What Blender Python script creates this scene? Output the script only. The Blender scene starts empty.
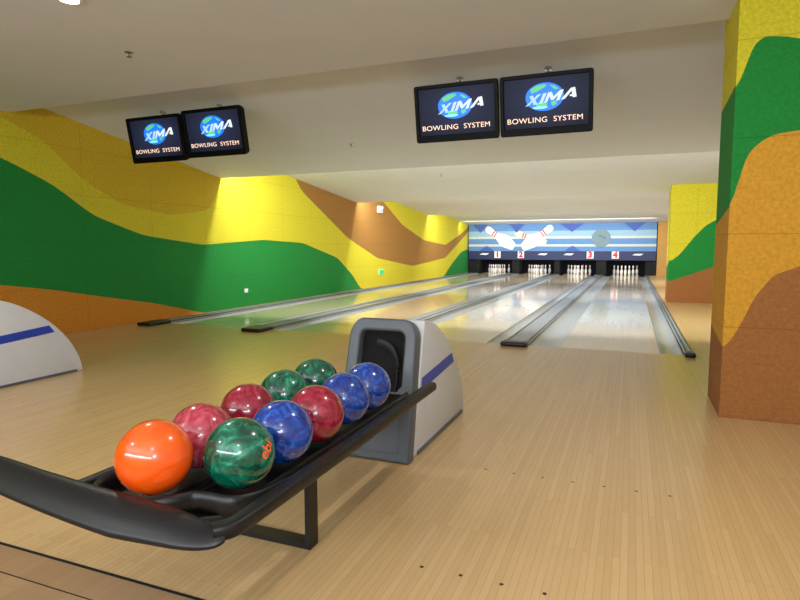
import bpy, math, random, bmesh
from mathutils import Vector, Matrix, Euler
random.seed(4)
S=bpy.context.scene
COL=S.collection
try:
    S.view_settings.view_transform='Standard'
    S.view_settings.look='None'
except Exception: pass

# ------------------------------------------------------------ materials
def lin(c):
    return tuple(((v/255)/12.92 if v/255<=0.04045 else ((v/255+0.055)/1.055)**2.4) for v in c)+(1.0,)
def newmat(name):
    m=bpy.data.materials.new(name); m.use_nodes=True
    nt=m.node_tree; b=nt.nodes['Principled BSDF']
    return m,nt,b
def setin(b,**k):
    for n,v in k.items():
        n=n.replace('_',' ')
        if n in b.inputs: b.inputs[n].default_value=v
def plain(name,c,rough=.5,metal=0.,coat=0.,var=.06,scale=12.,bump=0.,spec=.5):
    m,nt,b=newmat(name)
    tc=nt.nodes.new('ShaderNodeTexCoord'); nz=nt.nodes.new('ShaderNodeTexNoise')
    nz.inputs['Scale'].default_value=scale; nz.inputs['Detail'].default_value=4
    nt.links.new(tc.outputs['Object'],nz.inputs['Vector'])
    r=nt.nodes.new('ShaderNodeValToRGB'); L=lin(c)
    r.color_ramp.elements[0].position=.3; r.color_ramp.elements[1].position=.7
    r.color_ramp.elements[0].color=tuple(max(0,v*(1-var)) for v in L[:3])+(1,)
    r.color_ramp.elements[1].color=tuple(min(1,v*(1+var)) for v in L[:3])+(1,)
    nt.links.new(nz.outputs['Fac'],r.inputs['Fac']); nt.links.new(r.outputs['Color'],b.inputs['Base Color'])
    setin(b,Roughness=rough,Metallic=metal,Coat_Weight=coat,Coat_Roughness=.08,Specular_IOR_Level=spec)
    if bump:
        bp=nt.nodes.new('ShaderNodeBump'); bp.inputs['Strength'].default_value=bump; bp.inputs['Distance'].default_value=.01
        nt.links.new(nz.outputs['Fac'],bp.inputs['Height']); nt.links.new(bp.outputs['Normal'],b.inputs['Normal'])
    return m
def emis(name,c,s):
    m,nt,b=newmat(name)
    setin(b,Base_Color=lin(c),Roughness=.4,Emission_Strength=s); b.inputs['Emission Color'].default_value=lin(c)
    return m
def stucco(name,c,rough=.85):
    m,nt,b=newmat(name); N=nt.nodes.new; Lk=nt.links.new
    tc=N('ShaderNodeTexCoord')
    n1=N('ShaderNodeTexNoise'); n1.inputs['Scale'].default_value=38; n1.inputs['Detail'].default_value=6
    n2=N('ShaderNodeTexVoronoi'); n2.inputs['Scale'].default_value=55
    Lk(tc.outputs['Object'],n1.inputs['Vector']); Lk(tc.outputs['Object'],n2.inputs['Vector'])
    sx=N('ShaderNodeSeparateXYZ'); Lk(tc.outputs['Object'],sx.inputs[0])
    ad=N('ShaderNodeMath'); ad.operation='ADD'; Lk(sx.outputs['X'],ad.inputs[0]); Lk(sx.outputs['Y'],ad.inputs[1])
    cb=N('ShaderNodeCombineXYZ'); Lk(ad.outputs[0],cb.inputs['X']); Lk(sx.outputs['Z'],cb.inputs['Y'])
    br=N('ShaderNodeTexBrick'); br.offset=0.; Lk(cb.outputs[0],br.inputs['Vector'])
    br.inputs['Scale'].default_value=1.; br.inputs['Brick Width'].default_value=1.22; br.inputs['Row Height'].default_value=.62
    br.inputs['Mortar Size'].default_value=.004; br.inputs['Mortar Smooth'].default_value=.3
    r=N('ShaderNodeValToRGB'); L=lin(c)
    r.color_ramp.elements[0].position=.3; r.color_ramp.elements[1].position=.72
    r.color_ramp.elements[0].color=tuple(v*.84 for v in L[:3])+(1,); r.color_ramp.elements[1].color=tuple(min(1,v*1.1) for v in L[:3])+(1,)
    Lk(n1.outputs['Fac'],r.inputs['Fac'])
    mx=N('ShaderNodeMix'); mx.data_type='RGBA'; mx.inputs[0].default_value=0
    Lk(br.outputs['Fac'],mx.inputs[0]); Lk(r.outputs['Color'],mx.inputs[6]); mx.inputs[7].default_value=tuple(v*.72 for v in L[:3])+(1,)
    Lk(mx.outputs[2],b.inputs['Base Color'])
    mm=N('ShaderNodeMath'); mm.operation='ADD'; Lk(n1.outputs['Fac'],mm.inputs[0]); Lk(n2.outputs['Distance'],mm.inputs[1])
    ms=N('ShaderNodeMath'); ms.operation='SUBTRACT'; Lk(mm.outputs[0],ms.inputs[0]); Lk(br.outputs['Fac'],ms.inputs[1])
    bp=N('ShaderNodeBump'); bp.inputs['Strength'].default_value=.5; bp.inputs['Distance'].default_value=.012
    Lk(ms.outputs[0],bp.inputs['Height']); Lk(bp.outputs['Normal'],b.inputs['Normal'])
    setin(b,Roughness=rough)
    return m
def wood(name,c1,c2,rough,row=.027,bw=1.1,coat=0.,mort=.84,msize=.0012,grain=(.93,1.05),crough=.07,gs=(60,2.5,60)):
    m,nt,b=newmat(name); N=nt.nodes.new; Lk=nt.links.new
    tc=N('ShaderNodeTexCoord'); mp=N('ShaderNodeMapping'); mp.inputs['Rotation'].default_value=(0,0,math.pi/2)
    Lk(tc.outputs['Object'],mp.inputs['Vector'])
    br=N('ShaderNodeTexBrick'); Lk(mp.outputs[0],br.inputs['Vector'])
    br.inputs['Scale'].default_value=1.; br.inputs['Brick Width'].default_value=bw; br.inputs['Row Height'].default_value=row
    br.inputs['Mortar Size'].default_value=msize; br.inputs['Mortar Smooth'].default_value=.3; br.offset=.37
    br.inputs['Color1'].default_value=lin(c1); br.inputs['Color2'].default_value=lin(c2)
    br.inputs['Mortar'].default_value=tuple(v*mort for v in lin(c2)[:3])+(1,)
    mp2=N('ShaderNodeMapping'); mp2.inputs['Scale'].default_value=gs; Lk(tc.outputs['Object'],mp2.inputs['Vector'])
    nz=N('ShaderNodeTexNoise'); nz.inputs['Scale'].default_value=1.; nz.inputs['Detail'].default_value=5; Lk(mp2.outputs[0],nz.inputs['Vector'])
    mr=N('ShaderNodeMapRange'); mr.inputs[1].default_value=.25; mr.inputs[2].default_value=.75; mr.inputs[3].default_value=grain[0]; mr.inputs[4].default_value=grain[1]
    Lk(nz.outputs['Fac'],mr.inputs[0])
    mx=N('ShaderNodeVectorMath'); mx.operation='SCALE'; Lk(br.outputs['Color'],mx.inputs[0]); Lk(mr.outputs[0],mx.inputs['Scale'])
    Lk(mx.outputs[0],b.inputs['Base Color'])
    setin(b,Roughness=rough,Coat_Weight=coat,Coat_Roughness=crough)
    return m
def marble(name,dark,mid,light,scale=7.,pos=(.38,.52,.68)):
    m,nt,b=newmat(name); N=nt.nodes.new; Lk=nt.links.new
    tc=N('ShaderNodeTexCoord'); nz=N('ShaderNodeTexNoise'); nz.inputs['Scale'].default_value=scale
    nz.inputs['Detail'].default_value=5; nz.inputs['Distortion'].default_value=2.2
    Lk(tc.outputs['Object'],nz.inputs['Vector'])
    r=N('ShaderNodeValToRGB'); e=r.color_ramp.elements
    e[0].position=pos[0]; e[0].color=lin(dark); e[1].position=pos[2]; e[1].color=lin(light)
    k=e.new(pos[1]); k.color=lin(mid)
    Lk(nz.outputs['Fac'],r.inputs['Fac']); Lk(r.outputs['Color'],b.inputs['Base Color'])
    setin(b,Roughness=.22,Coat_Weight=.8,Coat_Roughness=.03)
    return m

M_yel=stucco('wall_yellow',(222,210,44)); M_must=stucco('wall_golden',(216,184,38)); M_grn=stucco('wall_green',(18,138,52))
M_org=stucco('wall_orange',(214,140,36)); M_brn=stucco('wall_brown',(168,120,52)); M_yor=stucco('pillar_amber',(218,158,44))
M_pbr=stucco('pillar_brown',(162,104,50))
M_ceil=plain('ceiling_paint',(224,226,228),.9,var=.015,scale=3)
M_wallp=plain('plain_wall_paint',(210,206,198),.9,var=.03)
M_app=wood('approach_wood',(212,177,126),(204,168,117),.27,mort=.80,msize=.0011,grain=(.96,1.03),gs=(150,7,150),coat=.12,crough=.15)
M_lane=wood('lane_wood',(220,204,172),(215,198,166),.16,row=.027,bw=2.4,coat=.6,mort=.92,grain=(.97,1.03),crough=.07)
M_side=wood('side_floor_wood',(206,171,120),(198,162,111),.3,grain=(.95,1.04),gs=(150,7,150))
M_conc=wood('concourse_wood',(172,136,98),(162,127,90),.35,row=.09,bw=.9)
M_dark=plain('dark_recess',(14,14,18),.8)
M_metal=plain('silver_gutter_metal',(176,180,178),.25,metal=.25,var=.04)
M_cap=plain('grey_divider_plastic',(138,143,145),.25,var=.04)
M_black=plain('black_rack_plastic',(10,10,13),.40,var=.1)
M_gloss=plain('black_frame',(3,3,4),.45,var=.05,spec=.15)
M_blk2=plain('matte_black',(5,5,6),.9)
M_white=plain('hood_white',(208,211,216),.35,var=.02)
M_grey=plain('hood_grey',(84,90,98),.42,var=.04)
M_blue=plain('stripe_blue',(34,62,176),.35)
M_navy=plain('mask_navy',(34,46,92),.5)
M_chrome=plain('chrome',(180,180,184),.2,metal=1.)
M_throat=plain('throat_dark_grey',(20,22,25),.6)

# ------------------------------------------------------------ helpers
def props(o,label=None,cat=None,group=None,kind=None):
    if label:o['label']=label
    if cat:o['category']=cat
    if group:o['group']=group
    if kind:o['kind']=kind
    return o
def obj(name,me,parent=None,loc=None):
    o=bpy.data.objects.new(name,me); COL.objects.link(o)
    if loc is not None:o.location=loc
    if parent:o.parent=parent
    return o
def mk(name,v,f,mats,fm=None,parent=None,smooth=None,loc=None):
    me=bpy.data.meshes.new(name); me.from_pydata([tuple(p) for p in v],[],f); 
    for m in (mats if isinstance(mats,(list,tuple)) else [mats]): me.materials.append(m)
    if fm:
        for i,p in enumerate(me.polygons): p.material_index=fm[i]
    bm=bmesh.new(); bm.from_mesh(me); bmesh.ops.recalc_face_normals(bm,faces=bm.faces); bm.to_mesh(me); bm.free()
    if smooth is not None:
        for p in me.polygons:p.use_smooth=True
        me.set_sharp_from_angle(angle=math.radians(smooth))
    me.update()
    return obj(name,me,parent,loc)
def empty(name,loc):
    e=bpy.data.objects.new(name,None); COL.objects.link(e); e.location=loc; e.empty_display_size=.1; return e
def boxd(x0,x1,y0,y1,z0,z1):
    v=[(x0,y0,z0),(x1,y0,z0),(x1,y1,z0),(x0,y1,z0),(x0,y0,z1),(x1,y0,z1),(x1,y1,z1),(x0,y1,z1)]
    f=[(0,3,2,1),(4,5,6,7),(0,1,5,4),(1,2,6,5),(2,3,7,6),(3,0,4,7)]
    return v,f
def dobevel(o,off,ang):
    bm=bmesh.new(); bm.from_mesh(o.data)
    ed=[e for e in bm.edges if len(e.link_faces)==2 and e.calc_face_angle()>math.radians(ang)]
    bmesh.ops.bevel(bm,geom=ed,offset=off,segments=3,profile=.5,affect='EDGES'); bm.to_mesh(o.data); bm.free()
    for p in o.data.polygons:p.use_smooth=True
    o.data.set_sharp_from_angle(angle=math.radians(40))
def box(name,x0,x1,y0,y1,z0,z1,mat,parent=None,bevel=0.):
    v,f=boxd(x0,x1,y0,y1,z0,z1)
    o=mk(name,v,f,mat,parent=parent)
    if bevel: dobevel(o,bevel,50)
    return o
def prism(name,prof,axis,a0,a1,mat,parent=None,smooth=None,bevel=0.):
    n=len(prof); v=[]
    for a in (a0,a1):
        for p,q in prof: v.append((a,p,q) if axis=='X' else (p,a,q))
    f=[tuple(range(n)),tuple(range(n,2*n))]+[(i,(i+1)%n,n+(i+1)%n,n+i) for i in range(n)]
    o=mk(name,v,f,mat,parent=parent,smooth=smooth)
    if bevel: dobevel(o,bevel,50)
    return o
def smooth(pts,n=8,closed=False):
    P=[Vector(p) for p in pts]; out=[]; m=len(P)
    for i in range(m if closed else m-1):
        if closed: a,b,c,d=P[(i-1)%m],P[i],P[(i+1)%m],P[(i+2)%m]
        else: a,b,c,d=P[max(i-1,0)],P[i],P[i+1],P[min(i+2,m-1)]
        for k in range(n):
            t=k/n
            out.append(.5*((2*b)+(-a+c)*t+(2*a-5*b+4*c-d)*t*t+(-a+3*b-3*c+d)*t**3))
    if not closed: out.append(P[-1])
    return out
def sweep(name,pts,rs,rz,mat,parent=None,seg=16,power=1.0,prof=None,scl=None):
    """prof: optional closed list of (side,up) offsets; scl(t) scales it along the path"""
    P=[Vector(p) for p in pts]; v=[]; n=len(P)
    if prof: seg=len(prof)
    for i,p in enumerate(P):
        t=(P[min(i+1,n-1)]-P[max(i-1,0)]).normalized()
        up=Vector((0,0,1))
        if abs(t.z)>.95: up=Vector((0,1,0))
        s=t.cross(up).normalized(); u=s.cross(t).normalized()
        q=scl(i/(n-1)) if scl else 1.
        for k in range(seg):
            if prof: a_,b_=prof[k]; v.append(p+s*(a_*q)+u*(b_*q)); continue
            a=rs(i/(n-1)) if callable(rs) else rs; b=rz(i/(n-1)) if callable(rz) else rz
            th=2*math.pi*k/seg; c,sn=math.cos(th),math.sin(th)
            c=math.copysign(abs(c)**power,c); sn=math.copysign(abs(sn)**power,sn)
            v.append(p+s*(a*c)+u*(b*sn))
    f=[]
    for i in range(n-1):
        for k in range(seg):
            f.append((i*seg+k,i*seg+(k+1)%seg,(i+1)*seg+(k+1)%seg,(i+1)*seg+k))
    f.append(tuple(range(seg))); f.append(tuple(range((n-1)*seg,n*seg)))
    return mk(name,v,f,mat,parent=parent,smooth=50)
def lathe(name,prof,mat,parent=None,seg=24,loc=None,axis='Z'):
    v=[];f=[];n=len(prof)
    for r,z in prof:
        for k in range(seg):
            th=2*math.pi*k/seg
            p=(r*math.cos(th),r*math.sin(th),z)
            if axis=='Y': p=(p[0],p[2],p[1])
            v.append(p)
    for i in range(n-1):
        for k in range(seg): f.append((i*seg+k,i*seg+(k+1)%seg,(i+1)*seg+(k+1)%seg,(i+1)*seg+k))
    f.append(tuple(range(seg))); f.append(tuple(range((n-1)*seg,n*seg)))
    return mk(name,v,f,mat,parent=parent,smooth=45,loc=loc)
def plate(name,loops,depth,mat,fn,parent=None,bevel=0.,smooth_ang=None):
    cu=bpy.data.curves.new('tmp','CURVE'); cu.dimensions='2D'; cu.fill_mode='BOTH'; cu.extrude=depth/2; cu.bevel_depth=bevel; cu.bevel_resolution=2
    for lp in loops:
        s=cu.splines.new('POLY'); s.points.add(len(lp)-1); s.use_cyclic_u=True
        for i,p in enumerate(lp): s.points[i].co=(p[0],p[1],0,1)
    return fromcurve(name,cu,mat,fn,parent,smooth_ang)
def fromcurve(name,cu,mat,fn,parent=None,smooth_ang=None):
    t=bpy.data.objects.new('tmp',cu); COL.objects.link(t)
    dg=bpy.context.evaluated_depsgraph_get(); dg.update()
    me=bpy.data.meshes.new_from_object(t.evaluated_get(dg)); bpy.data.objects.remove(t); me.name=name
    me.materials.clear(); me.materials.append(mat)
    for v in me.vertices: v.co=fn(*v.co)
    if smooth_ang:
        for p in me.polygons:p.use_smooth=True
        me.set_sharp_from_angle(angle=math.radians(smooth_ang))
    else:
        for p in me.polygons:p.use_smooth=False
    me.update()
    return obj(name,me,parent)
def text(name,s,size,depth,mat,fn,parent=None,bold=0.,shear=0.,sx=1.,spacing=1.):
    cu=bpy.data.curves.new('txt','FONT'); cu.body=s; cu.size=size; cu.align_x='CENTER'; cu.align_y='CENTER'; cu.extrude=depth/2
    cu.offset=bold; cu.shear=shear; cu.space_character=spacing
    return fromcurve(name,cu,mat,lambda a,b,c:fn(a*sx,b,c),parent)
def circ(cx,cy,rx,ry=None,n=40,rot=0.):
    ry=ry or rx
    o=[]
    for i in range(n):
        t=2*math.pi*i/n; x=rx*math.cos(t); y=ry*math.sin(t)
        o.append((cx+x*math.cos(rot)-y*math.sin(rot),cy+x*math.sin(rot)+y*math.cos(rot)))
    return o
def interp(tab,x):
    if x<=tab[0][0]: return tab[0][1]
    for (a,b),(c,d) in zip(tab,tab[1:]):
        if x<=c:
            return b+(d-b)*(x-a)/(c-a)
    return tab[-1][1]
def sm(tab,x,w):
    if not w: return interp(tab,x)
    return sum(interp(tab,x+w*k/4)*(5-abs(k)) for k in range(-4,5))/25.
def bands(u0,u1,step,curves,mats,top,fn,w=.25):
    n=max(2,int(round((u1-u0)/step))); V=[];F=[];FM=[]
    K=len(curves)+2
    for i in range(n+1):
        u=u0+(u1-u0)*i/n; zs=[0.]; 
        for c in curves: zs.append(min(top,max(zs[-1],sm(c,u,w))))
        zs.append(top)
        for z in zs: V.append(fn(u,z))
    for i in range(n):
        for k in range(K-1):
            a,b,c,d=i*K+k,(i+1)*K+k,(i+1)*K+k+1,i*K+k+1
            pa,pb,pc,pd=[Vector(V[j]) for j in (a,b,c,d)]
            h1=(pd-pa).length; h2=(pc-pb).length
            if h1<1e-4 and h2<1e-4: continue
            u=u0+(u1-u0)*(i+.5)/n
            mi=mats[k](u) if callable(mats[k]) else mats[k]
            if h1<1e-4: F.append((a,b,c))
            elif h2<1e-4: F.append((a,b,d))
            else: F.append((a,b,c,d))
            FM.append(mi)
    return V,F,FM

# ------------------------------------------------------------ room shell
FE=.9                       # distance correction of the pin end
XL,XR,YB,YF=-7.0,1.95,-4.0,26.7+FE
MW=[M_org,M_grn,M_yel,M_must,M_brn,M_yor,M_pbr]
gb=[(-4,1.1),(2,1.0),(4.64,.70),(5.28,.60),(6.03,.45),(6.95,.28),(8.1,.0),(30,-.6)]
gt=[(-4,2.2),(2,2.5),(4.2,2.35),(4.73,2.21),(5.36,1.96),(5.93,1.6),(6.81,1.34),(8.14,1.2),(9.92,1.31),(11.46,1.26),(13.15,.89),(14.0,.41),(14.5,0),(22.2,0),(23.4,.5),(24.7,.95),(26.9,1.2),(28,1.2)]
yb=[(-4,3.3),(4,2.9),(4.76,2.69),(5.25,2.51),(5.8,2.07),(6.46,1.78),(7.45,1.68),(8.4,1.83),(9.2,3.4),(10.6,3.4),(11.41,2.45),(12.4,2.01),(13.72,1.41),(15.66,.84),(18.62,.52),(22.4,.74),(25.4,1.71),(26.6,2.2),(28.5,2.8)]
y2=[(-4,3.4),(14,3.4),(16.43,2.4),(17.68,1.89),(19.8,1.42),(22.4,1.26),(24.9,1.8),(26.5,2.3),(28.5,3)]
V,F,FM=bands(YB,YF,.12,[gb,gt,yb,y2],[0,1,2,lambda u:3 if u<10 else 4,2],3.35,lambda u,z:(XL,u,z),.2)
o=mk('wall_left',V,F,MW,FM); props(o,kind='structure')
props(box('wall_left.001',XL-.15,XL-.01,YB,YF,-.3,3.35,M_wallp),kind='structure')
props(box('wall_right',XR,XR+.15,YB,YF,-.3,3.35,M_wallp),kind='structure')
props(box('wall_back',XL-.15,XR+.15,YB-.15,YB,-.3,3.35,M_wallp),kind='structure')
props(box('wall_front',XL-.15,XR+.15,YF,YF+.15,-.3,3.35,M_dark),kind='structure')
M_tan=stucco('end_wall_tan',(206,160,88))
props(box('wall_front.001',.98,XR,24.9+FE,25.05+FE,0,3.0,M_tan),kind='structure')
cpf=[(YB,2.77),(4.83,2.77),(4.83,2.98),(8.67,2.41),(8.67,2.93),(14.3,2.37),(14.3,2.82),(20.2,2.33),(20.2,2.58),(24.8+FE,2.2),(YF,2.2),(YF,3.35),(YB,3.35)]
props(prism('ceiling',cpf,'X',XL,XR,M_ceil),kind='structure')
props(box('floor',XL,XR,1.42,6.8,-.12,0,M_app),kind='structure')
props(box('floor.001',XL,XR,YB,1.28,-.12,0,M_conc),kind='structure')
props(box('floor.002',XL,XR,6.8,YF,-.3,-.13,M_dark),kind='structure')
props(box('floor.003',XL,-6.76,6.8,24.9+FE,-.13,0,M_side),kind='structure')
props(box('floor.004',.67,XR,6.8,24.9+FE,-.13,0,M_side),kind='structure')
M_nos=wood('step_nosing_wood',(168,132,94),(160,124,88),.35,row=.14,bw=3)
props(box('trim_1',XL,XR,1.284,1.410,-.12,.0,M_nos),kind='structure')
props(box('trim_2',XL,XR,1.410,1.42,-.12,.003,M_blk2),kind='structure')
props(box('trim_3',XL,XR,1.28,1.284,-.12,.001,M_blk2),kind='structure')

# pillars
def pillar(x0,x1,y0,y1,top,front,left,w,mats,label):
    V,F,FM=bands(x0,x1,.02,front,mats,top,lambda u,z:(u,y0,z),w)
    def add(r):
        n=len(V); V.extend(r[0]); F.extend([tuple(i+n for i in q) for q in r[1]]); FM.extend(r[2])
    add(bands(y0,y1,.04,left,mats,top,lambda u,z:(x0,u,z),w))
    right=[[(y0,interp(c,x1)),(y1,interp(c,x1)+.1)] for c in front]
    add(bands(y0,y1,.04,right,mats,top,lambda u,z:(x1,u,z),0))
    back=[[(x0,interp(c,y1)),(x1,interp(c2,x1)+.1)] for c,c2 in zip(left,front)]
    add(bands(x0,x1,.05,back,mats,top,lambda u,z:(u,y1,z),0))
    me=bpy.data.meshes.new('pillar'); me.from_pydata(V,[],F)
    for m in MW: me.materials.append(m)
    for i,p in enumerate(me.polygons): p.material_index=FM[i]
    o=obj('pillar',me); props(o,label,'pillar'); return o
fr=[[(.6,.48),(.65,.55),(.70,.66),(.76,.82),(.86,.97),(1.02,1.04),(1.2,1.0),(1.4,.85)],
    [(.6,1.42),(.63,1.56),(.68,1.76),(.75,1.83),(.82,1.87),(.98,1.89),(1.4,1.7)],
    [(.6,2.18),(.64,2.30),(.68,2.44),(.74,2.485),(.85,2.47),(.95,2.44),(1.4,2.2)]]
lf=[[(4.37,.48),(5.1,.58)],[(4.37,1.42),(5.1,1.3)],[(4.37,2.2),(5.1,2.15)]]
pillar(.592,1.4,4.37,5.0,2.97,fr,lf,.03,[6,5,1,2],'square pillar painted with yellow, green and orange waves')
fr2=[[(.8,.45),(1.63,.78)],[(.8,.88),(.95,1.02),(1.19,1.36),(1.4,1.60),(1.59,1.72)],[(.8,2.1),(1.0,2.15),(1.3,1.95),(1.63,1.8)]]
lf2=[[(13.4,.45),(14.2,.45)],[(13.4,.88),(14.2,.7)],[(13.4,2.1),(14.2,2.0)]]
pillar(.74,1.66,13.4,14.2,2.6,fr2,lf2,.04,[6,1,2,2],'wave-painted pillar standing beside the last lane')

# ------------------------------------------------------------ lanes
LC=[-5.73,-3.875,-2.135,-.21]; LW=.535; Y0,Y1=6.8,25.95+FE
GL=[(-6.5,-6.265),(-5.195,-4.955),(-4.65,-4.41),(-3.34,-3.10),(-2.905,-2.67),(-1.60,-1.40),(-1.09,-.745),(.325,.562)]
M_arr=plain('arrow_brown',(120,84,56),.4)
am=bpy.data.meshes.new('lane_arrow'); am.from_pydata([(-.018,0,.0006),(.018,0,.0006),(0,.16,.0006)],[],[(0,1,2)]); am.materials.append(M_arr)
dm=bpy.data.meshes.new('lane_dot'); dm.from_pydata([(.012*math.cos(t*math.pi/4),.012*math.sin(t*math.pi/4),.0006) for t in range(8)],[],[tuple(range(8))]); dm.materials.append(M_arr)
for i,c in enumerate(LC):
    l=box('bowling_lane',c-LW,c+LW,Y0,Y1,-.1,0,M_lane)
    props(l,'pale glossy maple bowling lane running to the pins','bowling lane','bowling lanes')
    for k in range(-3,4): obj('lane_arrow',am,l,(c+k*.135,Y0+4.9-abs(k)*.35,0))
    for k in (-4,-3,-2,2,3,4): obj('lane_dot',dm,l,(c+k*.11,Y0+2.0,0))
for g0,g1 in GL:
    pr=[];m=(g0+g1)/2;r=(g1-g0)/2-.002
    for k in range(11):
        th=math.pi*k/10; pr.append((m-r*math.cos(th),-.004-.06*math.sin(th)))
    for k in range(10,-1,-1):
        th=math.pi*k/10; pr.append((m-(r)*math.cos(th),-.012-.068*math.sin(th)))
    g=prism('lane_gutter',pr,'Y',Y0,Y1-1.0,M_metal,smooth=40)
    props(g,'silvery metal channel gutter alongside a lane','gutter','lane gutters')
def divider(x0,x1,lab,st=.16):
    e=empty('lane_divider',((x0+x1)/2,Y0,0)); props(e,lab,'lane divider','lane dividers')
    w=x1-x0; L=17.9+FE
    prism('divider_cap',[(-w/2+.004,-.12),(w/2-.004,-.12),(w/2-.004,.012),(w/2-.03,.026),(w/2-.045,.016),(-w/2+.045,.016),(-w/2+.03,.026),(-w/2+.004,.012)],'Y',0,L,M_cap,parent=e)
    box('raised_edge',-w/2+.020,-w/2+.030,.0,L,.012,.032,M_black,parent=e)
    box('raised_edge',w/2-.030,w/2-.020,.0,L,.012,.032,M_black,parent=e)
    box('end_cap',-w/2,w/2,-st,.02,.001,.05,M_black,parent=e,bevel=.018)
    return e
divider(-1.397,-1.093,'wide grey divider between two lanes with black end cap')
divider(-3.1,-2.91,'narrow grey divider between two lanes with black end cap')
divider(-4.955,-4.65,'wide grey divider between two lanes with black end cap',.34)
divider(-6.755,-6.505,'grey divider along the painted wall with black end cap',.42)
divider(.565,.665,'narrow black-edged divider beside the last lane')

# approach dots
dot=plain('dot_brown',(40,28,22),.5)
V=[];F=[]
for y in (2.86,1.87):
    for c in LC:
        for k in range(-3,4):
            x=c-.02+k*.145; n=len(V); V+=[(x+.0078*math.cos(t*math.pi/4),y+.0078*math.sin(t*math.pi/4),.0008) for t in range(8)]; F.append(tuple(range(n,n+8)))
o=mk('trim_4',V,F,dot); props(o,kind='structure')

# ------------------------------------------------------------ pin end
mask=empty('masking_unit',(-3.0,24.9+FE,0)); props(mask,'blue striped masking panel with pin artwork and lane numbers','masking panel')
def MKp(n,loops,mat,lay=1,d=.006):
    return plate(n,loops,d,mat,lambda a,b,c:(a+3.0,-.012-lay*.008+c,b),parent=mask)
mb=[M_navy,plain('mask_light_blue',(146,184,208),.6),plain('mask_beige',(200,208,204),.6),plain('mask_deep_blue',(62,92,176),.6),plain('mask_mid_blue',(92,138,192),.6)]
zz=[1.00,1.20,1.30,1.54,1.64,1.88,2.2]; ci=[4,2,4,2,1,4]
V=[];F=[];FM=[]
for i,z in enumerate(zz): V+=[(-3.94,-.01,z),(3.94,-.01,z)]
for i in range(len(zz)-1): F.append((2*i,2*i+1,2*i+3,2*i+2)); FM.append(ci[i])
n=len(V); V+=[(-3.94,.05,zz[0]),(3.94,.05,zz[0]),(3.94,.05,zz[-1]),(-3.94,.05,zz[-1])]; F.append((n,n+1,n+2,n+3)); FM.append(0)
me=bpy.data.meshes.new('masking_panel'); me.from_pydata(V,[],F); [me.materials.append(m) for m in mb]
for i,p in enumerate(me.polygons): p.material_index=FM[i]
obj('masking_panel',me,mask)
box('number_fascia',-3.94,3.94,-.02,.05,.62,1.00,M_navy,parent=mask)
m_red=plain('red_paint',(214,30,40),.5); m_w=plain('white_paint',(240,242,244),.5); m_ballg=plain('art_grey_green',(112,138,146),.5)
for s,x in (('1',-5.6),('2',-4.55),('3',-1.62),('4',-.62)):
    MKp('number_plate',[[(x-.14,.69),(x+.14,.69),(x+.14,.99),(x-.14,.99)]],m_w,2)
    text('lane_number',s,.34,.006,m_red,lambda a,b,c,x=x:(a+x+3.0,-.042+c,b+.84),parent=mask,bold=.016)
for x in (-6.2,-3.6,-2.5,.25):
    MKp('fascia_mark',[[(x-.22,.84),(x-.1,.90),(x+.22,.90),(x+.1,.82)]],m_w,2)
for x,w in ((-6.4,.34),(-4.75,.34),(-2.4,.5),(.1,.42)):
    MKp('triangle_art',[[(x-w,2.18),(x+w,2.18),(x,1.82)]],mb[3],1)
for x in (-6.1,-2.35):
    MKp('triangle_art',[[(x-.34,1.01),(x+.34,1.01),(x,1.24)]],mb[3],1)
PIN=[(.030,0),(.040,.03),(.0605,.114),(.056,.15),(.042,.19),(.0262,.235),(.0235,.262),(.028,.30),(.0323,.340),(.029,.362),(.018,.378),(.004,.381)]
def pinart(cx,cz,L,ang,lay,mat,full=True):
    s=L/.381; loop=[(r*s*1.15,z*s-L/2) for r,z in PIN]+[(-r*s*1.15,z*s-L/2) for r,z in reversed(PIN)]
    R=lambda p:(cx+p[0]*math.cos(ang)-p[1]*math.sin(ang),cz+p[0]*math.sin(ang)+p[1]*math.cos(ang))
    MKp('pin_art',[[R(p) for p in loop]],mat,lay)
    if full:
        for z in (.245,.272):
            q=[(-.028*s*1.1,z*s-L/2),(.028*s*1.1,z*s-L/2),(.028*s*1.1,(z+.012)*s-L/2),(-.028*s*1.1,(z+.012)*s-L/2)]
            MKp('pin_stripe_art',[[R(p) for p in q]],m_red,lay+1)
pinart(-5.5,1.60,1.55,math.radians(56),1,m_w); 
pinart(-4.15,1.58,1.45,math.radians(70),1,mb[2]); pinart(-3.85,1.60,1.6,math.radians(-54),3,m_w)
MKp('ball_art',[circ(-1.2,1.55,.38)],m_ballg,2)
for k in range(3): MKp('ball_hole_art',[circ(-1.25+.1*k,1.66-.05*k,.03)],M_navy,3)
for x0,x1 in ((-6.99,-6.52),(-4.95,-4.66),(-3.10,-2.91),(-1.36,-.985),(.57,.97)):
    o=box('kickback_panel',x0,x1,24.96+FE,26.25+FE,-.12,1.2,M_dark); props(o,'dark kickback partition beside the pin deck','partition','kickback partitions')
o=box('pit_curtain',-6.9,.9,26.3+FE,26.33+FE,-.12,1.4,plain('pit_curtain_dark',(16,16,22),.9)); props(o,'dark hanging curtain behind the pins','curtain')
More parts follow.
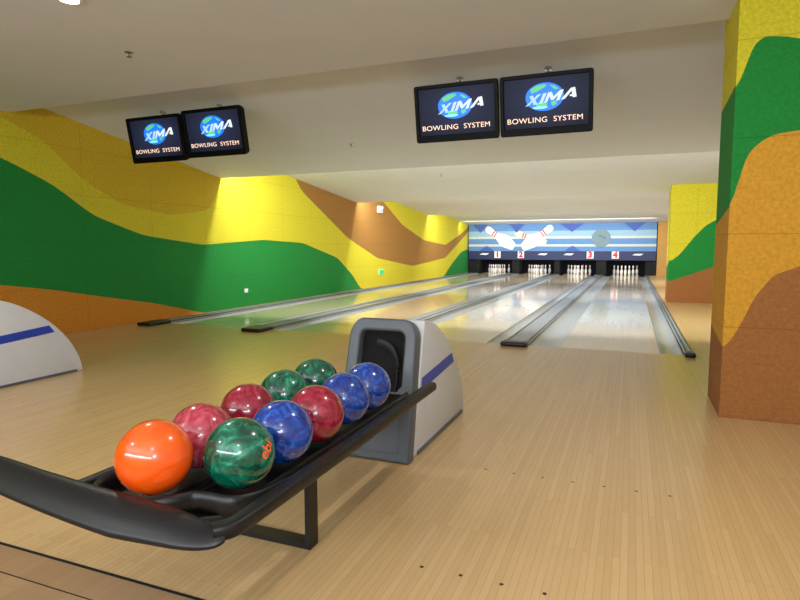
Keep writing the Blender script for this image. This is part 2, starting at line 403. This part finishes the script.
# pins
m,nt,b=newmat('pin_white'); tc=nt.nodes.new('ShaderNodeTexCoord'); sx=nt.nodes.new('ShaderNodeSeparateXYZ'); nt.links.new(tc.outputs['Object'],sx.inputs[0])
r=nt.nodes.new('ShaderNodeValToRGB'); r.color_ramp.interpolation='CONSTANT'; e=r.color_ramp.elements
e[0].position=0; e[0].color=lin((238,236,232)); e[1].position=.238; e[1].color=lin((190,20,30))
for p,cc in ((.25,(238,236,232)),(.266,(190,20,30)),(.278,(238,236,232))): q=e.new(p); q.color=lin(cc)
nt.links.new(sx.outputs['Z'],r.inputs['Fac']); nt.links.new(r.outputs['Color'],b.inputs['Base Color']); setin(b,Roughness=.25)
pin0=None
for c in LC:
    for row in range(4):
        for k in range(row+1):
            x=c+(k-row/2)*.3048; y=25.1+FE+row*.264
            if pin0 is None: pin0=lathe('bowling_pin',PIN,m,loc=(x,y,0)); p=pin0
            else: p=bpy.data.objects.new('bowling_pin',pin0.data); COL.objects.link(p); p.location=(x,y,0)
            props(p,'white bowling pin with red neck stripes standing on lane','bowling pin','bowling pins')

# ------------------------------------------------------------ ball return
def rnd(pr,it=2):
    for _ in range(it):
        q=[]
        for i in range(len(pr)):
            a=pr[i];b=pr[(i+1)%len(pr)]
            q+= [(a[0]*.75+b[0]*.25,a[1]*.75+b[1]*.25),(a[0]*.25+b[0]*.75,a[1]*.25+b[1]*.75)]
        pr=q
    return pr
def ball_return(cx,label):
    R=empty('ball_return',(cx,2.75,0)); props(R,label,'ball return','ball returns')
    P=lambda y:y-2.75
    hx=-.055; hw=.210      # hood sits a little off the rack centre line
    prof=[(2.865,0.0),(3.89,0.0)]+[tuple(p) for p in smooth([(3.89,0.0,0),(3.86,.13,0),(3.77,.295,0),(3.63,.455,0),(3.46,.585,0),(3.28,.682,0),(3.14,.725,0),(3.045,.738,0)],4)][1:]
    prof=[(P(p[0]),p[1]) for p in prof]
    prism('hood_body',prof,'X',hx-hw,hx+hw,M_white,parent=R,smooth=35,bevel=.010)
    lean=math.atan2(.195,.745)
    def fn(a,b,c):
        tp=1.05-.10*(b/.775)
        return (a*tp+hx, P(2.785)+b*math.sin(lean)-c*math.cos(lean), b*math.cos(lean)+c*math.sin(lean))
    W=.196;H=.758
    def arc(cx_,cy_,rx_,ry_,a0,a1,n=6): return [(cx_+rx_*math.cos(math.radians(a0+(a1-a0)*k/n)),cy_+ry_*math.sin(math.radians(a0+(a1-a0)*k/n))) for k in range(n+1)]
    outer=[(-W,.012),(W,.012)]+arc(W-.07,H-.09,.07,.09,0,90)+arc(-W+.07,H-.09,.07,.09,90,180)
    iw=.155
    inner=[(-iw,.40),(-iw+.035,.355),(iw-.035,.355),(iw,.40)]+arc(iw-.055,.66,.055,.055,0,90)+arc(-iw+.055,.66,.055,.055,90,180)
    plate('hood_bezel',[outer,inner],.07,M_grey,lambda a,b,c:fn(a,b,c-.012),parent=R,bevel=.014,smooth_ang=35)
    n=len(inner); cen=(0,.53)
    V=[];F=[]
    for q,c in ((.995,.01),(.93,-.02),(.70,-.036)):
        for x,y in inner: V.append(fn(cen[0]+(x-cen[0])*q,cen[1]+(y-cen[1])*q,c))
    for r_ in range(2):
        for i in range(n): F.append((r_*n+i,r_*n+(i+1)%n,(r_+1)*n+(i+1)%n,(r_+1)*n+i))
    F.append(tuple(range(2*n,3*n)))
    mk('hood_opening',V,F,M_blk2,parent=R,smooth=30)
    pts=[fn(a,b,.0) for a,b in [(.10,.37),(.105,.46),(.08,.56),(.03,.62),(-.04,.64)]]
    sweep('exit_guard',smooth(pts,5),.006,.02,M_throat,parent=R,seg=10)
    plate('lower_front_panel',[[(-.15,.05),(.15,.05),(.13,.31),(-.13,.31)]],.006,M_grey,lambda a,b,c:fn(a,b,c+.037),parent=R,bevel=.003)
    for s in (-1,1):
        plate('side_stripe',[[(P(2.98),.350),(P(3.62),.40),(P(3.57),.465),(P(3.0),.420)]],.004,M_blue,lambda a,b,c,s=s:(hx+s*(hw+.002)+c,a,b),parent=R)
        box('side_skirt',hx+s*(hw+.004)-.004,hx+s*(hw+.004)+.004,P(2.92),P(3.82),.0,.022,M_grey,parent=R)
    # rack
    zc=.445; rx=.315
    rr=[(rx,P(2.70),zc+.01),(rx,P(2.3),zc+.008),(rx,P(1.8),zc),(rx,P(1.35),zc),(rx-.003,P(1.20),zc-.002),(rx-.012,P(1.14),zc-.004),(rx-.040,P(1.105),zc-.004)]
    rail=[(.025,-.009),(.025,.011),(.018,.022),(-.018,.022),(-.025,.011),(-.025,-.009),(-.018,-.022),(.018,-.022)]
    sweep('side_rail',smooth(rr,6),0,0,M_black,parent=R,prof=rnd(rail))
    lr=[(-rx+.03,P(2.70),zc),(-rx+.03,P(2.0),zc-.01),(-rx+.03,P(1.35),zc-.01),(-rx+.02,P(1.16),zc-.01)]
    sweep('side_rail',smooth(lr,6),0,0,M_black,parent=R,prof=rnd([(a*.8,b*.8) for a,b in rail]))
    # moulded bumper: thick in the middle, tapering towards the rail corner
    fb=[(rx-.010,P(1.120),zc-.006),(rx-.045,P(1.102),zc-.006),(rx-.10,P(1.095),zc-.002),(rx-.18,P(1.096),zc+.003),(rx-.29,P(1.096),zc+.006),(-.10,P(1.098),zc+.010),(-.25,P(1.105),zc+.016),(-.42,P(1.116),zc+.024),(-.57,P(1.128),zc+.032),(-.80,P(1.14),zc+.038),(-1.15,P(1.15),zc+.040)]
    lip_prof=rnd([(-.048,.012),(-.038,.025),(-.010,.026),(.028,.006),(.058,-.022),(.060,-.038),(.044,-.048),(.006,-.036),(-.038,-.020)])
    tapr=[(0,.36),(.06,.55),(.15,.72),(.28,.92),(.42,1.08),(.6,1.0),(.8,.90),(1,.88)]
    sweep('front_bumper',smooth(fb,6),0,0,M_black,parent=R,prof=[(-a,b) for a,b in lip_prof],scl=lambda t:interp(tapr,t))
    tray=[(-.25,2.70),(-.25,1.25),(-.21,1.20),(-.12,1.17),(.02,1.17),(.09,1.21),(.17,1.27),(.195,1.36),(.195,2.70)]
    plate('ball_tray',[[(a,P(b)) for a,b in tray]],.02,M_black,lambda a,b,c:(a,b,.380+c),parent=R,bevel=.005)
    for x in (-.20,-.045,.02,.18):
        sweep('ball_track',[(x,P(2.70),.400),(x,P(1.8),.396),(x,P(1.30),.394)],.010,.012,M_black,parent=R,seg=10)
    lip=[(-.258,P(1.40),.410),(-.262,P(1.27),.420),(-.21,P(1.175),.428),(-.10,P(1.140),.430),(.0,P(1.150),.432),(.055,P(1.195),.432),(.085,P(1.250),.428),(.13,P(1.268),.424),(.195,P(1.285),.418),(.232,P(1.36),.41),(.238,P(1.48),.40)]
    sweep('ball_stop',smooth(lip,6),.015,.032,M_black,parent=R,seg=14)
    box('cross_bar',-rx+.03,.15,P(1.35)-.02,P(1.35)+.02,.350,.372,M_black,parent=R)
    box('cross_bar',-rx+.03,.15,P(1.85)-.02,P(1.85)+.02,.350,.372,M_black,parent=R)
    for y in (1.35,1.85): box('rail_bracket',-rx+.022,-rx+.038,P(y)-.02,P(y)+.02,.350,.43,M_black,parent=R)
    box('bumper_bracket',-.14,-.06,P(1.10),P(1.30),.385,.405,M_black,parent=R)
    y=P(1.85)
    box('support_leg',.104,.126,y-.03,y+.03,.022,.352,M_black,parent=R)
    box('leg_foot',-.200,.126,y-.03,y+.03,.0,.022,M_black,parent=R)
    return R
R1=ball_return(-1.225,'grey and white ball return with black rack full of balls')
def copytree(o,parent=None):
    n=o.copy(); COL.objects.link(n)
    if parent: n.parent=parent; n.matrix_parent_inverse=o.matrix_parent_inverse.copy()
    for c in list(o.children): copytree(c,n)
    return n
R2=copytree(R1); R2.location=(-4.92,2.71,0); R2['label']='grey and white ball return hood beside the painted wall'

# balls
br_=.108
me=bpy.data.meshes.new('bowling_ball')
bm=bmesh.new(); bmesh.ops.create_uvsphere(bm,u_segments=56,v_segments=28,radius=br_); bm.to_mesh(me); bm.free()
for p in me.polygons:p.use_smooth=True
Bor=marble('ball_orange',(240,80,8),(250,90,10),(252,104,20),6,(.3,.5,.75))
Brd=marble('ball_red',(124,6,34),(154,18,50),(182,52,82),18,(.36,.52,.74))
Bpk=marble('ball_pink_red',(162,36,56),(188,60,80),(212,112,126),18,(.36,.52,.74))
Bgn=marble('ball_green',(2,64,46),(4,100,74),(50,158,124),15,(.38,.54,.72))
Bbl=marble('ball_blue',(6,36,118),(14,66,164),(60,116,204),18,(.36,.52,.74))
balls=[((-1.275,1.250,.540),Bor,'bright orange bowling ball at the open end of the rack'),
 ((-1.325,1.505,.520),Bpk,'pinkish red marbled bowling ball on the rack'),
 ((-1.352,1.80,.520),Brd,'red marbled bowling ball on the rack'),
 ((-1.362,2.065,.522),Bgn,'dark green bowling ball on the rack'),
 ((-1.365,2.33,.523),Bgn,'dark green bowling ball beside the return hood'),
 ((-1.096,1.410,.522),Bgn,'green swirled bowling ball with small orange mark'),
 ((-1.096,1.64,.520),Bbl,'blue marbled bowling ball on the rack'),
 ((-1.096,1.872,.521),Brd,'red marbled bowling ball on the rack'),
 ((-1.097,2.105,.521),Bbl,'blue marbled bowling ball on the rack'),
 ((-1.098,2.335,.522),Bbl,'blue marbled bowling ball beside the return hood')]
for i,(p,mt,lb) in enumerate(balls):
    m2=me.copy(); m2.materials.append(mt)
    o=obj('bowling_ball',m2,loc=p); props(o,lb,'bowling ball','bowling balls on the rack')
    if i!=5: o.rotation_euler=(random.uniform(0,6),random.uniform(0,6),random.uniform(0,6))
    else:
        d=Vector((.985,-.06,.26)).normalized(); e1=Vector((0,0,1)).cross(d).normalized(); e2=d.cross(e1)
        rot=math.radians(40)
        f1=e1*math.cos(rot)+e2*math.sin(rot); f2=-e1*math.sin(rot)+e2*math.cos(rot)
        text('ball_mark','ebi',.050,.0006,plain('mark_orange',(255,100,50),.4),lambda a,b,c:(d+f1*(a/br_)+f2*(b/br_)).normalized()*(br_+.0012+c),parent=o,bold=.0006)

# ------------------------------------------------------------ televisions
M_scr,nt,b=newmat('tv_screen')
tc=nt.nodes.new('ShaderNodeTexCoord'); gr=nt.nodes.new('ShaderNodeTexGradient'); gr.gradient_type='SPHERICAL'
mp=nt.nodes.new('ShaderNodeMapping'); mp.inputs['Scale'].default_value=(1.9,1.9,2.8); mp.inputs['Location'].default_value=(0,0,-.15); nt.links.new(tc.outputs['Object'],mp.inputs[0]); nt.links.new(mp.outputs[0],gr.inputs[0])
r=nt.nodes.new('ShaderNodeValToRGB'); r.color_ramp.elements[0].color=lin((14,16,30)); r.color_ramp.elements[1].color=lin((44,52,84))
nt.links.new(gr.outputs[0],r.inputs[0]); nt.links.new(r.outputs[0],b.inputs['Emission Color']); setin(b,Base_Color=(.01,.01,.015,1),Roughness=.5,Specular_IOR_Level=.2,Emission_Strength=1.)
m_gl1=emis('globe_blue',(22,112,232),1.); m_gl2=emis('globe_green',(84,190,120),.9); m_cap=emis('caption_cream',(250,212,186),1.1)
m_gl3=emis('globe_highlight',(130,214,250),1.)
m_sil,nt,b=newmat('logo_silver'); tc=nt.nodes.new('ShaderNodeTexCoord'); sx=nt.nodes.new('ShaderNodeSeparateXYZ'); nt.links.new(tc.outputs['Object'],sx.inputs[0])
mr=nt.nodes.new('ShaderNodeMapRange'); mr.inputs[1].default_value=-.2; mr.inputs[2].default_value=.16; nt.links.new(sx.outputs['X'],mr.inputs[0])
r=nt.nodes.new('ShaderNodeValToRGB'); r.color_ramp.elements[0].color=lin((126,204,240)); r.color_ramp.elements[1].color=lin((236,244,248)); nt.links.new(mr.outputs[0],r.inputs[0])
nt.links.new(r.outputs[0],b.inputs['Emission Color']); setin(b,Base_Color=(.3,.3,.3,1),Emission_Strength=.95)
def tv(label):
    T=empty('television',(0,0,0)); props(T,label,'television','ceiling televisions')
    W,H=.840,.54
    def rr(w,h,r=.02):
        o=[]
        for cx,cy,a0 in ((w/2-r,h/2-r,0),(-w/2+r,h/2-r,90),(-w/2+r,-h/2+r,180),(w/2-r,-h/2+r,270)):
            for k in range(5):
                a=math.radians(a0+k*22.5); o.append((cx+r*math.cos(a),cy+r*math.sin(a)))
        return o
    sw,sh=W-.055,H-.085; sc=.016
    fn=lambda y:(lambda a,b,c:(a,y-c,b))
    inner=[(a,b+sc) for a,b in rr(sw,sh,.004)]
    plate('bezel',[rr(W,H),inner],.03,M_gloss,fn(0),parent=T,bevel=.005,smooth_ang=35)
    plate('back_housing',[rr(W-.03,H-.03,.03)],.05,M_blk2,fn(.045),parent=T,bevel=.012,smooth_ang=35)
    plate('screen',[[(a,b+sc) for a,b in rr(sw+.01,sh+.01,.004)]],.004,M_scr,fn(.006),parent=T)
    yy=.001; gx,gz=-.01,.065
    plate('globe_graphic',[circ(gx,gz,.175,.125)],.001,m_gl1,fn(yy),parent=T)
    for q in ([(-.12,.04),(-.13,.075),(-.07,.105),(0,.112),(.02,.095),(-.03,.07),(-.07,.05)],[(.05,.10),(.09,.09),(.13,.06),(.09,.06)],[(-.09,-.05),(-.02,-.045),(.03,-.065),(.0,-.105),(-.05,-.10)],[(.06,-.05),(.11,-.04),(.11,-.07),(.07,-.09)]):
        plate('globe_land_graphic',[[(a+gx,b+gz) for a,b in q]],.001,m_gl2,fn(yy-.0012),parent=T)
    plate('globe_highlight',[circ(gx-.04,gz-.092,.07,.013)],.001,m_gl3,fn(yy-.002),parent=T)
    h=.088
    def L(loop,x0,nm='logo_letter'):
        plate(nm,[[((x0+a)*1.32+.030+.45*b,b*1.02-.046+gz+.14*(x0+a)-.004) for a,b in loop]],.0012,m_sil,fn(yy-.004),parent=T)
    L([(0,0),(.026,0),(.042,.030),(.058,0),(.086,0),(.057,h/2),(.084,h),(.058,h),(.042,.060),(.027,h),(0,h),(.028,h/2)],-.165)
    L([(0,0),(.024,0),(.024,h),(0,h)],-.068)
    L([(0,0),(.022,0),(.022,.052),(.046,.012),(.060,.012),(.084,.052),(.084,0),(.106,0),(.106,h),(.082,h),(.053,.042),(.024,h),(0,h)],-.034)
    L([(0,0),(.026,0),(.052,.062),(.066,.030),(.050,.030),(.056,.014),(.074,.014),(.080,0),(.106,0),(.066,h),(.038,h)],.082)
    text('caption_text','BOWLING',.067,.001,m_cap,lambda a,b,c:(a-.172,yy-.003-c,b-.138),parent=T,sx=1.18,spacing=1.05)
    text('caption_text','SYSTEM',.067,.001,m_cap,lambda a,b,c:(a+.205,yy-.003-c,b-.138),parent=T,sx=1.14,spacing=1.05)
    return T
T0=tv('black flat television showing a globe logo and caption')
locs=[(-1.655,5.62,2.485),(-.790,5.62,2.485),(-5.50,5.62,2.485),(-4.62,5.62,2.505)]
TV=[T0]+[copytree(T0) for _ in range(3)]
for T,p in zip(TV,locs):
    T.location=p; T.rotation_euler=(math.radians(11),0,0)
    zt=2.98-(5.75-4.83)*(.57/3.84)
    e=Euler((math.radians(11),0,0)).to_matrix().to_4x4(); Mw=Matrix.Translation(p)@e; inv=Mw.inverted()
    pts=[inv@Vector((p[0],5.74,p[2]+.02)),inv@Vector((p[0],5.74,zt+.01))]
    sweep('hanger_pole',pts,.014,.014,M_chrome,parent=T,seg=12)
    pts=[inv@Vector((p[0],5.74,zt-.02)),inv@Vector((p[0],5.74,zt+.008))]
    sweep('ceiling_flange',pts,.035,.035,M_chrome,parent=T,seg=20)
    v,f=boxd(-.12,.12,.06,.13,-.06,.06); mk('mount_bracket',v,f,M_blk2,parent=T)

# ------------------------------------------------------------ small fixtures
m_glow=emis('downlight_glow',(255,252,246),10)
DL=[(-3.46,2.83),(.2,2.5),(-3.46,-.6),(.2,-.6)]
def downlight(x,y,z=2.77):
    e=empty('downlight',(x,y,z)); props(e,'round recessed ceiling downlight, lit','ceiling light','ceiling downlights')
    lathe('trim_ring',[(.062,-.012),(.074,-.010),(.078,-.001),(.058,-.001)],m_w,parent=e,seg=28)
    lathe('lamp_disc',[(.002,-.012),(.058,-.012),(.060,-.003),(.002,-.003)],m_glow,parent=e,seg=28)
for x,y in DL: downlight(x,y)
def sprinkler(x,y,z):
    e=empty('sprinkler',(x,y,z)); props(e,'small metal fire sprinkler head on the ceiling','sprinkler','ceiling sprinklers')
    lathe('escutcheon',[(.004,-.008),(.03,-.006),(.036,0),(.004,0)],M_chrome,parent=e,seg=20)
    lathe('deflector',[(.004,-.008),(.008,-.03),(.022,-.034),(.022,-.038),(.004,-.04)],M_chrome,parent=e,seg=16)
sprinkler(-3.94,3.76,2.77)
for x,y in ((-3.7,7.4),): sprinkler(x,y,2.98-(y-4.83)*(.57/3.84))
for x,y in ((-3.7,11.5),): sprinkler(x,y,2.93-(y-8.67)*(.56/5.63))
o=box('wall_outlet',XL+.002,XL+.014,9.27,9.38,.27,.35,m_w,bevel=.004); props(o,'white plastic wall socket on the green wall','wall socket')
e=empty('emergency_light',(XL+.002,15.75,2.2)); props(e,'white twin-head emergency light on the wall','emergency light')
box('lamp_housing',.0,.08,-.14,.14,-.02,.09,m_w,parent=e,bevel=.01)
for s in (-.09,.09): lathe('lamp_head',[(.02,-.04),(.05,-.03),(.055,.03),(.03,.04)],m_w,parent=e,seg=18,loc=(.05,s,.13),axis='Y')
box('warning_label',.08,.083,-.03,.03,.01,.06,m_red,parent=e)
e=empty('exit_sign',(XL+.002,15.9,.42)); props(e,'small green illuminated exit sign low on the wall','exit sign')
box('sign_case',.0,.02,-.17,.17,-.08,.08,m_w,parent=e,bevel=.004)
box('sign_face',.02,.023,-.155,.155,-.065,.065,emis('exit_green',(30,190,110),.6),parent=e)

# ------------------------------------------------------------ lights
def area(name,loc,rot,sx,sy,p,col=(1,1,1),shape='RECTANGLE',spec=1.):
    l=bpy.data.lights.new(name,'AREA'); l.shape=shape; l.size=sx; l.size_y=sy; l.energy=p; l.color=col; l.specular_factor=spec
    o=bpy.data.objects.new(name,l); COL.objects.link(o); o.location=loc; o.rotation_euler=rot; return o
W1=(.98,.99,.99)
for y,z,p in ((8.78,2.74,255),(14.42,2.68,235),(20.32,2.50,185)):
    area('cove_lamp',((XL+XR)/2,y,z),(math.radians(38),0,0),8.7,.10,p,W1)
for x,y in DL:
    area('downlight_lamp',(x,y,2.75),(0,0,0),.11,.11,15,(1,.98,.95),'DISK',spec=.5)
area('ceiling_bounce_fill',(-2.2,-2.6,1.9),(math.radians(122),0,0),7.5,.5,255,(.88,.95,1.0),spec=.2)  # added bounce fill behind the camera to lift the ceiling, not a fitting
area('masking_lamp',(-3,23.4+FE,2.26),(math.radians(50),0,0),7.6,.08,60,(1,.99,.98))
area('pin_fill',(-3,25.0+FE,.75),(math.radians(25),0,0),7.4,.05,26,(1,1,1))  # fill added below the masking panel to make the pins brighter
l=bpy.data.lights.new('flash','POINT'); l.energy=29; l.shadow_soft_size=.04; l.color=(.96,.98,1)
o=bpy.data.objects.new('flash',l); COL.objects.link(o); o.location=(.04,-.06,1.22)
w=bpy.data.worlds.new('world'); w.use_nodes=True; S.world=w
w.node_tree.nodes['Background'].inputs[0].default_value=(.8,.82,.9,1); w.node_tree.nodes['Background'].inputs[1].default_value=.3

# ------------------------------------------------------------ camera
c=bpy.data.cameras.new('camera'); c.sensor_width=36; c.lens=575/800*36; c.clip_end=100
o=bpy.data.objects.new('camera',c); COL.objects.link(o); o.location=(0,0,1.15)
o.rotation_euler=(math.radians(90-5.2),0,math.radians(21.85)); S.camera=o
